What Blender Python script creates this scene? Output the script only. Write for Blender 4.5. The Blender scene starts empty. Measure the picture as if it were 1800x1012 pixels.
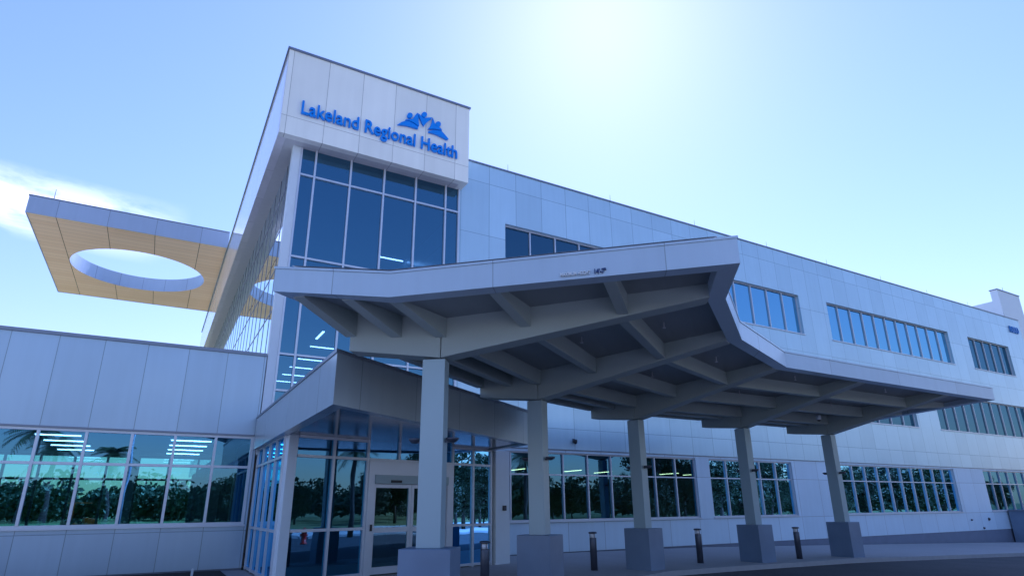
import bpy, bmesh, math, random
from mathutils import Vector, Matrix
random.seed(7)
D = bpy.data
SC = bpy.context.scene
COL = SC.collection
R = math.radians

# ------------------------------------------------------------------ helpers
class MB:
    """collects shapes for ONE mesh object"""
    def __init__(s): s.v = []; s.f = []
    def poly(s, pts):
        n = len(s.v); s.v += [tuple(p) for p in pts]; s.f.append(tuple(range(n, n + len(pts))))
    def box(s, x0, x1, y0, y1, z0, z1):
        n = len(s.v)
        s.v += [(x0,y0,z0),(x1,y0,z0),(x1,y1,z0),(x0,y1,z0),(x0,y0,z1),(x1,y0,z1),(x1,y1,z1),(x0,y1,z1)]
        s.f += [tuple(n+i for i in q) for q in ((3,2,1,0),(4,5,6,7),(0,1,5,4),(1,2,6,5),(2,3,7,6),(3,0,4,7))]
    def obox(s, o, u, v, u0, u1, v0, v1, z0, z1):
        """box on plan axes u, v (2-D unit vectors) from origin o (2-D)"""
        n = len(s.v)
        for z in (z0, z1):
            for a, b in ((u0,v0),(u1,v0),(u1,v1),(u0,v1)):
                s.v.append((o[0]+a*u[0]+b*v[0], o[1]+a*u[1]+b*v[1], z))
        s.f += [tuple(n+i for i in q) for q in ((3,2,1,0),(4,5,6,7),(0,1,5,4),(1,2,6,5),(2,3,7,6),(3,0,4,7))]
    def hexa(s, b, t):
        """b: four bottom points, t: four top points (same order)"""
        n = len(s.v); s.v += [tuple(p) for p in b] + [tuple(p) for p in t]
        s.f += [tuple(n+i for i in q) for q in ((3,2,1,0),(4,5,6,7),(0,1,5,4),(1,2,6,5),(2,3,7,6),(3,0,4,7))]
    def prism(s, pts, z0, z1):
        n = len(s.v); k = len(pts)
        s.v += [(p[0],p[1],z0) for p in pts] + [(p[0],p[1],z1) for p in pts]
        s.f.append(tuple(n+i for i in range(k-1,-1,-1))); s.f.append(tuple(n+k+i for i in range(k)))
        for i in range(k):
            j = (i+1) % k; s.f.append((n+i, n+j, n+k+j, n+k+i))
    def tube(s, pts, rs, seg=10, cap=True):
        n0 = len(s.v)
        for i, p in enumerate(pts):
            p = Vector(p)
            a = Vector(pts[max(i-1,0)]); b = Vector(pts[min(i+1,len(pts)-1)])
            d = (b-a).normalized(); up = Vector((0,0,1)) if abs(d.z) < .95 else Vector((1,0,0))
            x = d.cross(up).normalized(); y = x.cross(d)
            for k in range(seg):
                an = 2*math.pi*k/seg
                s.v.append(tuple(p + (x*math.cos(an)+y*math.sin(an))*rs[i]))
        for i in range(len(pts)-1):
            for k in range(seg):
                k2 = (k+1) % seg
                s.f.append((n0+i*seg+k, n0+i*seg+k2, n0+(i+1)*seg+k2, n0+(i+1)*seg+k))
        if cap:
            s.f.append(tuple(n0+k for k in range(seg-1,-1,-1)))
            m = n0+(len(pts)-1)*seg; s.f.append(tuple(m+k for k in range(seg)))
    def lathe(s, c, prof, seg=24):
        s.tube([(c[0],c[1],c[2]+z) for r, z in prof], [r for r, z in prof], seg)
    def build(s, name, m, parent=None, smooth=False, bevel=0):
        me = D.meshes.new(name); me.from_pydata(s.v, [], s.f)
        bm = bmesh.new(); bm.from_mesh(me); bmesh.ops.recalc_face_normals(bm, faces=bm.faces)
        bm.to_mesh(me); bm.free()
        if smooth:
            for p in me.polygons: p.use_smooth = len(p.vertices) == 4
        o = D.objects.new(name, me); COL.objects.link(o)
        if m: me.materials.append(m)
        if parent: o.parent = parent
        if bevel:
            b = o.modifiers.new('bevel', 'BEVEL'); b.width = bevel; b.segments = 2; b.limit_method = 'ANGLE'
        return o
def tag(o, label=None, cat=None, group=None, kind=None):
    if label: o['label'] = label
    if cat: o['category'] = cat
    if group: o['group'] = group
    if kind: o['kind'] = kind
    return o
def thing(name, loc, label, cat, group=None, rz=0):
    o = D.objects.new(name, None); COL.objects.link(o); o.location = loc; o.rotation_euler.z = rz
    o.empty_display_size = .3
    return tag(o, label, cat, group)
def copy_tree(o, parent=None):
    c = o.copy(); COL.objects.link(c)
    if parent: c.parent = parent
    for ch in list(o.children): copy_tree(ch, c)
    return c

# ------------------------------------------------------------------ materials
class NT:
    def __init__(s, m): s.t = m.node_tree; s.n = s.t.nodes
    def add(s, typ, **kw):
        n = s.n.new(typ)
        for k, v in kw.items(): setattr(n, k, v)
        return n
    def link(s, a, b): s.t.links.new(a, b)
    def math(s, op, a, b=None, c=None):
        n = s.add('ShaderNodeMath', operation=op)
        for i, x in enumerate((a, b, c)):
            if x is None: continue
            if isinstance(x, (int, float)): n.inputs[i].default_value = x
            else: s.link(x, n.inputs[i])
        return n.outputs[0]
def newmat(name):
    m = D.materials.new(name); m.use_nodes = True
    nt = NT(m); return m, nt, m.node_tree.nodes['Principled BSDF']
def rgba(c): return (c[0], c[1], c[2], 1)
def plain(name, col, rough=.5, metal=0, noise=.08, scale=3, bump=0, spec=.5):
    m, nt, b = newmat(name)
    b.inputs['Roughness'].default_value = rough; b.inputs['Metallic'].default_value = metal
    b.inputs['Specular IOR Level'].default_value = spec
    tc = nt.add('ShaderNodeTexCoord')
    nz = nt.add('ShaderNodeTexNoise'); nz.inputs['Scale'].default_value = scale; nz.inputs['Detail'].default_value = 6
    g = nt.add('ShaderNodeNewGeometry'); nt.link(g.outputs['Position'], nz.inputs['Vector'])
    mx = nt.add('ShaderNodeMix', data_type='RGBA')
    mx.inputs[6].default_value = rgba([c*(1-noise) for c in col]); mx.inputs[7].default_value = rgba([min(1,c*(1+noise)) for c in col])
    nt.link(nz.outputs['Fac'], mx.inputs[0]); nt.link(mx.outputs[2], b.inputs['Base Color'])
    if bump:
        bp = nt.add('ShaderNodeBump'); bp.inputs['Strength'].default_value = bump; bp.inputs['Distance'].default_value = .01
        nz2 = nt.add('ShaderNodeTexNoise'); nz2.inputs['Scale'].default_value = scale*12; nz2.inputs['Detail'].default_value = 4
        nt.link(g.outputs['Position'], nz2.inputs['Vector']); nt.link(nz2.outputs['Fac'], bp.inputs['Height'])
        nt.link(bp.outputs['Normal'], b.inputs['Normal'])
    return m
def panels(name, col, axis='X', org=0, pitch=1.38, zs=(), rough=.35, metal=0, spec=.5, w=.020, jw=.58, wave=.22, var=.06):
    """sheet-metal cladding: joints at org + k*pitch along axis and at the heights zs"""
    m, nt, b = newmat(name)
    b.inputs['Roughness'].default_value = rough; b.inputs['Metallic'].default_value = metal
    b.inputs['Specular IOR Level'].default_value = spec
    g = nt.add('ShaderNodeNewGeometry'); sp = nt.add('ShaderNodeSeparateXYZ'); nt.link(g.outputs['Position'], sp.inputs[0])
    if isinstance(axis, str): a = sp.outputs[axis]
    else:
        a = nt.math('ADD', nt.math('MULTIPLY', sp.outputs['X'], axis[0]), nt.math('MULTIPLY', sp.outputs['Y'], axis[1]))
    t = nt.math('DIVIDE', nt.math('SUBTRACT', a, org), pitch)
    fr = nt.math('FRACT', nt.math('ADD', t, .5))
    line = nt.math('COMPARE', fr, .5, w/2/pitch)
    zcell = None
    for z in zs:
        line = nt.math('MAXIMUM', line, nt.math('COMPARE', sp.outputs['Z'], z, w/2))
        st = nt.math('GREATER_THAN', sp.outputs['Z'], z)
        zcell = st if zcell is None else nt.math('ADD', zcell, st)
    cb = nt.add('ShaderNodeCombineXYZ'); nt.link(nt.math('FLOOR', t), cb.inputs[0])
    if zcell is not None: nt.link(zcell, cb.inputs[1])
    wn = nt.add('ShaderNodeTexWhiteNoise', noise_dimensions='3D'); nt.link(cb.outputs[0], wn.inputs['Vector'])
    nz = nt.add('ShaderNodeTexNoise'); nz.inputs['Scale'].default_value = .9; nz.inputs['Detail'].default_value = 5
    nt.link(g.outputs['Position'], nz.inputs['Vector'])
    # rain streaks: noise stretched downwards
    mp = nt.add('ShaderNodeMapping'); mp.inputs['Scale'].default_value = (5, 5, .25); nt.link(g.outputs['Position'], mp.inputs['Vector'])
    nz3 = nt.add('ShaderNodeTexNoise'); nz3.inputs['Scale'].default_value = 1; nz3.inputs['Detail'].default_value = 3; nt.link(mp.outputs[0], nz3.inputs['Vector'])
    val = nt.math('ADD', nt.math('ADD', nt.math('MULTIPLY', nt.math('SUBTRACT', wn.outputs['Value'], .5), 2*var), nt.math('MULTIPLY', nt.math('SUBTRACT', nz.outputs['Fac'], .5), .10)),
                  nt.math('MULTIPLY', nt.math('SUBTRACT', nz3.outputs['Fac'], .5), .12))
    val = nt.math('ADD', val, 1)
    hs = nt.add('ShaderNodeHueSaturation'); hs.inputs['Color'].default_value = rgba(col); nt.link(val, hs.inputs['Value'])
    mx = nt.add('ShaderNodeMix', data_type='RGBA'); nt.link(line, mx.inputs[0]); nt.link(hs.outputs[0], mx.inputs[6])
    mx.inputs[7].default_value = rgba([c*jw for c in col]); nt.link(mx.outputs[2], b.inputs['Base Color'])
    # faint oil-canning, a different tilt on each panel
    nw = nt.add('ShaderNodeTexNoise'); nw.inputs['Scale'].default_value = .8; nw.inputs['Detail'].default_value = 1
    vadd = nt.add('ShaderNodeVectorMath', operation='ADD'); nt.link(g.outputs['Position'], vadd.inputs[0])
    vs = nt.add('ShaderNodeVectorMath', operation='SCALE'); nt.link(wn.outputs['Color'], vs.inputs[0]); vs.inputs['Scale'].default_value = 9
    nt.link(vs.outputs[0], vadd.inputs[1]); nt.link(vadd.outputs[0], nw.inputs['Vector'])
    bp = nt.add('ShaderNodeBump'); bp.inputs['Strength'].default_value = wave; bp.inputs['Distance'].default_value = .03
    nt.link(nt.math('SUBTRACT', nw.outputs['Fac'], nt.math('MULTIPLY', line, .25)), bp.inputs['Height'])
    nt.link(bp.outputs['Normal'], b.inputs['Normal'])
    return m
def glass_mat(name, tint, refl=.12, power=1.0, rcol=(1,1,1), wob=.02):
    m = D.materials.new(name); m.use_nodes = True; nt = NT(m)
    nt.n.remove(nt.n['Principled BSDF']); out = nt.n['Material Output']
    tr = nt.add('ShaderNodeBsdfTransparent'); tr.inputs['Color'].default_value = rgba(tint)
    gl = nt.add('ShaderNodeBsdfGlossy'); gl.inputs['Roughness'].default_value = .003; gl.inputs['Color'].default_value = rgba(rcol)
    fz = nt.add('ShaderNodeFresnel'); fz.inputs['IOR'].default_value = 1.55
    fac = nt.math('MINIMUM', nt.math('ADD', nt.math('MULTIPLY', fz.outputs[0], power), refl), 1.0)
    g = nt.add('ShaderNodeNewGeometry'); nz = nt.add('ShaderNodeTexNoise'); nz.inputs['Scale'].default_value = .7; nz.inputs['Detail'].default_value = 1
    nt.link(g.outputs['Position'], nz.inputs['Vector'])
    bp = nt.add('ShaderNodeBump'); bp.inputs['Strength'].default_value = wob; bp.inputs['Distance'].default_value = .2
    nt.link(nz.outputs['Fac'], bp.inputs['Height']); nt.link(bp.outputs['Normal'], gl.inputs['Normal'])
    ms = nt.add('ShaderNodeMixShader'); nt.link(fac, ms.inputs[0]); nt.link(tr.outputs[0], ms.inputs[1]); nt.link(gl.outputs[0], ms.inputs[2])
    nt.link(ms.outputs[0], out.inputs['Surface'])
    return m
def emit(name, col, st):
    m, nt, b = newmat(name); b.inputs['Base Color'].default_value = rgba(col)
    b.inputs['Emission Color'].default_value = rgba(col); b.inputs['Emission Strength'].default_value = st
    return m

ZJ = (4.85, 10.2, 12.95, 15.5)
M = {}
M['facade'] = panels('silver_blue_panels', (.49,.67,.78), 'X', 11.19, 1.38, ZJ + (7.62,), rough=.27, metal=.3, w=.024)
M['lower'] = panels('white_panels_low', (.58,.72,.82), 'X', 11.19, 1.23*1.5, (1.13, 3.0), rough=.4, w=.024)
M['wing'] = panels('wing_panels', (.42,.54,.65), 'X', .43, 1.128, (1.13,), rough=.28, metal=.3, w=.02)
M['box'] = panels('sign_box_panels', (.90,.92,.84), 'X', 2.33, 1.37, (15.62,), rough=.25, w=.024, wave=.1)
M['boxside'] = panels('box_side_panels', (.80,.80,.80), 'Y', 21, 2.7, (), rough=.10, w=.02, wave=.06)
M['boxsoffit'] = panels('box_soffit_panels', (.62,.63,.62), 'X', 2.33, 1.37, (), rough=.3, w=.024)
M['disc'] = panels('disc_fascia_panels', (.42,.50,.64), 'X', .43, 2.62, (), rough=.3, metal=.15, w=.03)
M['ring'] = panels('ring_liner_panels', (.50,.57,.68), 'X', .1, 1.55, (), rough=.25, metal=.3, w=.03)
M['canopy'] = panels('canopy_fascia_panels', (.46,.57,.67), (.787,-.617), 1.1, 1.77*1.5, (), rough=.33, metal=.1, w=.015, jw=.6)
M['vest'] = panels('vestibule_panels', (.36,.43,.48), (.823,.568), 11.2, 1.9, (), rough=.22, metal=.25, w=.018)
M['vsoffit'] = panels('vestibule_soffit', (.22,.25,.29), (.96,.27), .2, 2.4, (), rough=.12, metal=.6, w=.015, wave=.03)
M['coping'] = plain('coping_metal', (.22,.25,.31), .35, .5)
M['alum'] = plain('mullion_aluminium', (.60,.65,.72), .35, .4, .04)
M['dkalum'] = plain('dark_frame_aluminium', (.24,.26,.30), .4, .4)  # dark grey metal of the side frames and inner columns
M['beam'] = plain('beam_paint', (.33,.39,.375), .45, 0, .07, 1.2, .05)
M['deck'] = None
M['column'] = plain('column_cladding', (.345,.455,.50), .38, .1, .06, .9, .04)
M['pedestal'] = plain('pedestal_cladding', (.17,.235,.34), .4, .1, .2, 1.5, .06)
M['white'] = plain('white_metal', (.66,.74,.79), .4, 0, .04)
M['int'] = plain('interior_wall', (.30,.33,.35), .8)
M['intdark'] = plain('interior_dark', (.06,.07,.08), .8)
M['ceil'] = plain('interior_ceiling', (.14,.16,.19), .9)
M['floor'] = plain('interior_floor', (.10,.11,.12), .35)
M['roof'] = plain('roof_membrane', (.55,.56,.57), .8)
M['plinth'] = plain('plinth_concrete', (.17,.20,.27), .7, 0, .15, 2, .1)
M['black'] = plain('black_plastic', (.02,.022,.028), .4)
M['dark'] = plain('dark_bronze', (.08,.09,.12), .4, .5)
M['steel'] = plain('brushed_steel', (.6,.6,.6), .35, .8)
M['blue'] = plain('sign_blue', (.03,.26,.85), .35, 0, .03)
M['navy'] = plain('number_blue', (.06,.24,.66), .4)
M['darknavy'] = plain('dark_navy', (.015,.04,.16), .4)
M['letter'] = plain('pale_letter_metal', (.75,.75,.72), .3, .5)
M['lens'] = plain('bollard_lens', (.75,.78,.82), .2)
M['strip'] = emit('strip_light_glow', (1,.84,.72), 8)
M['stripw'] = emit('strip_light_glow_warm', (1,.52,.16), 7)
M['gl'] = glass_mat('blue_green_glass', (.14,.43,.52), .22, .9, (.22,.57,1.0))
M['gtower'] = glass_mat('blue_glass', (.10,.22,.34), .22, 1.1, (.34,.70,.98))
M['gside'] = glass_mat('side_glass', (.10,.22,.34), .18, 1.2, (.80,.90,.97), .008)
M['gup'] = glass_mat('blue_upper_glass', (.05,.10,.16), .20, .50, (.28,.56,.80))
M['gfar'] = glass_mat('rear_glass', (.75,.95,.90), .05, 1.0)
M['gdoor'] = glass_mat('clear_door_glass', (.22,.42,.40), .18, 1.0, (.36,.70,.95))

def soffit_wood():
    m, nt, b = newmat('tan_board_soffit'); b.inputs['Roughness'].default_value = .5
    g = nt.add('ShaderNodeNewGeometry'); sp = nt.add('ShaderNodeSeparateXYZ'); nt.link(g.outputs['Position'], sp.inputs[0])
    t = nt.math('DIVIDE', sp.outputs['Y'], .62)
    fr = nt.math('FRACT', t); ln = nt.math('LESS_THAN', fr, .05)
    tx = nt.math('DIVIDE', nt.math('SUBTRACT', sp.outputs['X'], .43), 2.62)
    lx = nt.math('COMPARE', nt.math('FRACT', nt.math('ADD', tx, .5)), .5, .008)
    cb = nt.add('ShaderNodeCombineXYZ'); nt.link(nt.math('FLOOR', t), cb.inputs[0]); nt.link(nt.math('FLOOR', tx), cb.inputs[1])
    wn = nt.add('ShaderNodeTexWhiteNoise'); nt.link(cb.outputs[0], wn.inputs['Vector'])
    mx = nt.add('ShaderNodeMix', data_type='RGBA'); mx.inputs[6].default_value = (.90,.65,.38,1); mx.inputs[7].default_value = (.97,.73,.46,1)
    nt.link(wn.outputs['Value'], mx.inputs[0])
    m2 = nt.add('ShaderNodeMix', data_type='RGBA'); m2.inputs[7].default_value = (.20,.12,.06,1)
    nt.link(nt.math('MAXIMUM', nt.math('MULTIPLY', ln, .45), lx), m2.inputs[0]); nt.link(mx.outputs[2], m2.inputs[6]); nt.link(m2.outputs[2], b.inputs['Base Color'])
    return m
M['tan'] = soffit_wood()
def deck_mat():
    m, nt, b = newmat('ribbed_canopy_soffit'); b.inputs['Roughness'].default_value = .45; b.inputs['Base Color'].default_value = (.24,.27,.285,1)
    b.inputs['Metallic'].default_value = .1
    g = nt.add('ShaderNodeNewGeometry'); sp = nt.add('ShaderNodeSeparateXYZ'); nt.link(g.outputs['Position'], sp.inputs[0])
    a = nt.math('ADD', nt.math('MULTIPLY', sp.outputs['X'], .65), nt.math('MULTIPLY', sp.outputs['Y'], -.76))
    h = nt.math('SMOOTH_MIN', nt.math('PINGPONG', nt.math('MULTIPLY', a, 4), 1), .5, .2)
    bp = nt.add('ShaderNodeBump'); bp.inputs['Strength'].default_value = .35; bp.inputs['Distance'].default_value = .04
    nt.link(h, bp.inputs['Height']); nt.link(bp.outputs[0], b.inputs['Normal'])
    return m
M['deck'] = deck_mat()

def ground_mat(name, c1, c2, scale, bump=.3, rough=.9, crack=False):
    m, nt, b = newmat(name); b.inputs['Roughness'].default_value = rough
    g = nt.add('ShaderNodeNewGeometry')
    n1 = nt.add('ShaderNodeTexNoise'); n1.inputs['Scale'].default_value = scale; n1.inputs['Detail'].default_value = 10; n1.inputs['Roughness'].default_value = .7
    n2 = nt.add('ShaderNodeTexNoise'); n2.inputs['Scale'].default_value = scale*.07; n2.inputs['Detail'].default_value = 4
    nt.link(g.outputs['Position'], n1.inputs['Vector']); nt.link(g.outputs['Position'], n2.inputs['Vector'])
    f = nt.math('MULTIPLY', nt.math('ADD', n1.outputs['Fac'], n2.outputs['Fac']), .5)
    mr = nt.add('ShaderNodeMapRange'); mr.inputs[1].default_value = .35; mr.inputs[2].default_value = .65; nt.link(f, mr.inputs[0])
    mx = nt.add('ShaderNodeMix', data_type='RGBA'); mx.inputs[6].default_value = rgba(c1); mx.inputs[7].default_value = rgba(c2)
    nt.link(mr.outputs[0], mx.inputs[0]); nt.link(mx.outputs[2], b.inputs['Base Color'])
    bp = nt.add('ShaderNodeBump'); bp.inputs['Strength'].default_value = bump; bp.inputs['Distance'].default_value = .02
    nt.link(n1.outputs['Fac'], bp.inputs['Height']); nt.link(bp.outputs[0], b.inputs['Normal'])
    return m
M['grass'] = ground_mat('grass_ground', (.09,.125,.03), (.19,.21,.07), 3, .6)
M['asphalt'] = ground_mat('asphalt', (.035,.037,.042), (.065,.067,.07), 9, .35, .85)
M['concrete'] = panels('concrete_pavement', (.36,.36,.36), 'X', 0, 1.5, (), rough=.85, w=.015, jw=.6, wave=.05, var=.03)
M['dbounce'] = plain('pale_disc_bounce', (.72,.66,.56), .8, 0, .08, 2)  # pale warm reflector colour for the added sheet below the disc
M['fbounce'] = plain('pale_facade_bounce', (.56,.54,.50), .85, 0, .1, .6)  # pale reflector colour for the added sheet behind the camera
M['kerb'] = plain('kerb_concrete', (.34,.35,.36), .85, 0, .12, 5, .2)
M['mulch'] = ground_mat('mulch', (.012,.010,.009), (.035,.028,.024), 14, 1, .95)
M['paint'] = plain('road_paint', (.75,.75,.73), .7, 0, .12, 6)
def leaf_mat(name, c1, c2):
    m, nt, b = newmat(name); b.inputs['Roughness'].default_value = .6
    g = nt.add('ShaderNodeNewGeometry'); mx = nt.add('ShaderNodeMix', data_type='RGBA')
    mx.inputs[6].default_value = rgba(c1); mx.inputs[7].default_value = rgba(c2)
    nz = nt.add('ShaderNodeTexNoise'); nz.inputs['Scale'].default_value = .5; nt.link(g.outputs['Position'], nz.inputs['Vector'])
    nt.link(nt.math('MULTIPLY', nt.math('ADD', nz.outputs['Fac'], g.outputs['Random Per Island']), .5), mx.inputs[0])
    nt.link(mx.outputs[2], b.inputs['Base Color'])
    return m
M['leaf'] = leaf_mat('tree_leaf', (.018,.036,.010), (.055,.085,.022))
M['palmleaf'] = leaf_mat('palm_leaf', (.04,.07,.02), (.10,.14,.045))
M['bark'] = plain('bark', (.11,.09,.07), .9, 0, .3, 6, .5)
M['orange'] = plain('orange_paint', (.75,.16,.02), .4)
M['red'] = plain('red_paint', (.55,.03,.02), .4)

# ------------------------------------------------------------------ camera, light, sky
cam = D.cameras.new('camera'); co = D.objects.new('camera', cam); COL.objects.link(co); SC.camera = co
F, YAW, PIT, ROL = 1064.183, R(60.08483), R(18.32458), R(-0.50314)
fw = Vector((math.cos(YAW)*math.cos(PIT), math.sin(YAW)*math.cos(PIT), math.sin(PIT)))
rt = Vector((math.sin(YAW), -math.cos(YAW), 0)); up = rt.cross(fw)
r2 = rt*math.cos(ROL) + up*math.sin(ROL); u2 = -rt*math.sin(ROL) + up*math.cos(ROL)
mt = Matrix((r2, u2, -fw)).transposed().to_4x4(); mt.translation = (0, 0, 1.75); co.matrix_world = mt
cam.sensor_width = 36; cam.lens = 36*F/1800; cam.shift_y = 31.47/1800; cam.clip_start = .05; cam.clip_end = 4000

SUN_AZ, SUN_EL = R(49.5), R(45.2)
sd = Vector((math.cos(SUN_AZ)*math.cos(SUN_EL), math.sin(SUN_AZ)*math.cos(SUN_EL), math.sin(SUN_EL)))
sun = D.lights.new('sun', 'SUN'); sun.energy = 5.0; sun.angle = R(.5); sun.color = (1, .96, .9)
so = D.objects.new('sun', sun); COL.objects.link(so); so.rotation_euler = (-sd).to_track_quat('-Z', 'Y').to_euler(); so.location = sd*200

W = D.worlds.new('World'); SC.world = W; W.use_nodes = True
nt = NT(W); bg = W.node_tree.nodes['Background']
sky = nt.add('ShaderNodeTexSky', sky_type='NISHITA'); sky.sun_disc = False
sky.sun_elevation = SUN_EL; sky.sun_rotation = R(90) - SUN_AZ
sky.air_density = 1.6; sky.dust_density = .27; sky.ozone_density = .7; sky.altitude = 0
# thin cirrus low in the north-west, left of the tower
tcw = nt.add('ShaderNodeTexCoord'); spw = nt.add('ShaderNodeSeparateXYZ'); nt.link(tcw.outputs['Generated'], spw.inputs[0])
mpw = nt.add('ShaderNodeMapping'); mpw.inputs['Scale'].default_value = (3.2, 3.2, 11); nt.link(tcw.outputs['Generated'], mpw.inputs['Vector'])
nzw = nt.add('ShaderNodeTexNoise'); nzw.inputs['Scale'].default_value = 1.6; nzw.inputs['Detail'].default_value = 9; nzw.inputs['Roughness'].default_value = .58; nzw.inputs['Distortion'].default_value = .4
nt.link(mpw.outputs[0], nzw.inputs['Vector'])
cr = nt.add('ShaderNodeMapRange'); cr.inputs[1].default_value = .40; cr.inputs[2].default_value = .54; nt.link(nzw.outputs['Fac'], cr.inputs[0])
dt = nt.add('ShaderNodeVectorMath', operation='DOT_PRODUCT'); nt.link(tcw.outputs['Generated'], dt.inputs[0]); dt.inputs[1].default_value = (-0.205, 0.903, 0.378)
lowm = nt.add('ShaderNodeMapRange'); lowm.inputs[1].default_value = .980; lowm.inputs[2].default_value = .997; nt.link(dt.outputs['Value'], lowm.inputs[0])
zm = nt.add('ShaderNodeMapRange'); zm.inputs[1].default_value = .045; zm.inputs[2].default_value = .012; nt.link(nt.math('ABSOLUTE', nt.math('SUBTRACT', spw.outputs['Z'], .372)), zm.inputs[0])
cm = nt.math('MULTIPLY', nt.math('MULTIPLY', nt.math('MULTIPLY', cr.outputs[0], lowm.outputs[0]), zm.outputs[0]), .85)
mxw = nt.add('ShaderNodeMix', data_type='RGBA'); nt.link(cm, mxw.inputs[0]); nt.link(sky.outputs[0], mxw.inputs[6]); mxw.inputs[7].default_value = (11.5, 11.5, 11.5, 1)
nt.link(mxw.outputs[2], bg.inputs['Color']); bg.inputs['Strength'].default_value = .108

vs = SC.view_settings; SC.display_settings.display_device = 'sRGB'
vs.view_transform = 'Standard'; vs.look = 'None'; vs.exposure = 0.5; vs.gamma = 1
vs.use_white_balance = True; vs.white_balance_temperature = 4950; vs.white_balance_tint = 34
SC.cycles.use_denoising = True
SC.cycles.max_bounces = 10; SC.cycles.transparent_max_bounces = 16; SC.cycles.glossy_bounces = 6
SC.cycles.sample_clamp_indirect = 8; SC.cycles.caustics_reflective = False

# ------------------------------------------------------------------ terrain, road, pavement
def gz(x):
    k = [(-9e9,0),(15,0),(22,-.06),(34,-.36),(52,-.82),(62,-.95),(9e9,-.95)]
    for (a, za), (c, zc) in zip(k, k[1:]):
        if a <= x <= c: return za + (zc-za)*(x-a)/(c-a)
def sheet(name, poly_rows, m, dz):
    """poly_rows: list of (x, y0, y1); one strip draped over the ground"""
    b = MB()
    for (xa, a0, a1), (xb, b0, b1) in zip(poly_rows, poly_rows[1:]):
        b.poly([(xa,a0,gz(xa)+dz),(xb,b0,gz(xb)+dz),(xb,b1,gz(xb)+dz),(xa,a1,gz(xa)+dz)])
    return tag(b.build(name, m), kind='structure')
XS = [-1500,-60,-20,0,15,22,34,52,62,100,1500]
sheet('ground', [(x,-1500,1500) for x in XS], M['grass'], -.17)
# canopy geometry (columns stand on an arc; beams run across it)
COLS = [(4.25,9.9,R(51.9)),(8.2,12.8,R(30.2)),(12.85,14.5,R(14)),(17.66,14.5,R(2)),(22.42,14.45,R(2))]
BASE = [(2.84,8.87,R(51.9))] + COLS + [(25.2,14.45,R(0))]
SOUT = [5.41, 5.03, 4.92, 4.72, 4.55, 4.5, 4.5]
SIN = -2.0
def gdir(i): t = BASE[i][2]; return (math.sin(t), -math.cos(t))
def tdir(i): t = BASE[i][2]; return (math.cos(t), math.sin(t))
def cpt(i, s, e=0):
    g = gdir(i); t = tdir(i); return (BASE[i][0]+s*g[0]+e*t[0], BASE[i][1]+s*g[1]+e*t[1])
kerb_line = [(-60,-2.0),(-12,-1.0),(-4,3.0),(0.2,6.6)] + [cpt(i,.66) for i in range(1,6)] + [(30,13.75),(34,13.7),(52,13.2),(62,13.2),(100,13.2)]
def fine(line, n=4):
    out = []
    for a, b in zip(line, line[1:]):
        for k in range(n): out.append((a[0]+(b[0]-a[0])*k/n, a[1]+(b[1]-a[1])*k/n))
    return out + [line[-1]]
KL = fine(kerb_line)
sheet('pavement', [(x, y+.15, 21.35) for x, y in KL], M['concrete'], 0)
sheet('road', [(x, -9.0, y) for x, y in KL], M['asphalt'], -.14)
def kerb_mesh(line, side):
    b = MB()
    for (xa, ya), (xb, yb) in zip(line, line[1:]):
        za, zb = gz(xa), gz(xb)
        b.hexa([(xa,ya,za-.3),(xb,yb,zb-.3),(xb,yb+side*.15,zb-.3),(xa,ya+side*.15,za-.3)], [(xa,ya,za),(xb,yb,zb),(xb,yb+side*.15,zb),(xa,ya+side*.15,za)])
    return b
tag(kerb_mesh(KL, 1).build('kerb', M['kerb']), kind='structure')
far = [(x,-9.0) for x in (-60,-30,0,15,22,34,52,62,100)]
tag(kerb_mesh(far, -1).build('kerb', M['kerb']), kind='structure')
sheet('path', [(x,-11.0,-9.15) for x in (-60,-30,0,15,22,34,52,62,100)], M['concrete'], .0)
sheet('disc_bounce_sheet', [(x,32.0,64) for x in (-24,-10,2.7)], M['dbounce'], -.02)  # added unseen sheet, bounces sunlight up onto the tan disc soffit
sheet('facade_bounce_sheet', [(x,-36,-11.1) for x in (-70,-30,0,15,22,34,52,62,110)], M['fbounce'], -.03)  # added pale sheet behind the camera, bounces sunlight onto the facades
b = MB()
for k in range(7):
    x = 1.2+k*.75
    b.poly([(x,-8.4,-.136),(x+.4,-8.4,-.136),(x+1.6,-3.2,-.136),(x+1.2,-3.2,-.136)])
tag(b.build('crosswalk', M['paint']), kind='structure')
b = MB(); b.box(-14, 2.15, 18.6, 21.3, -.3, .03)
tag(b.build('planting_bed', M['mulch']), kind='structure')

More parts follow.
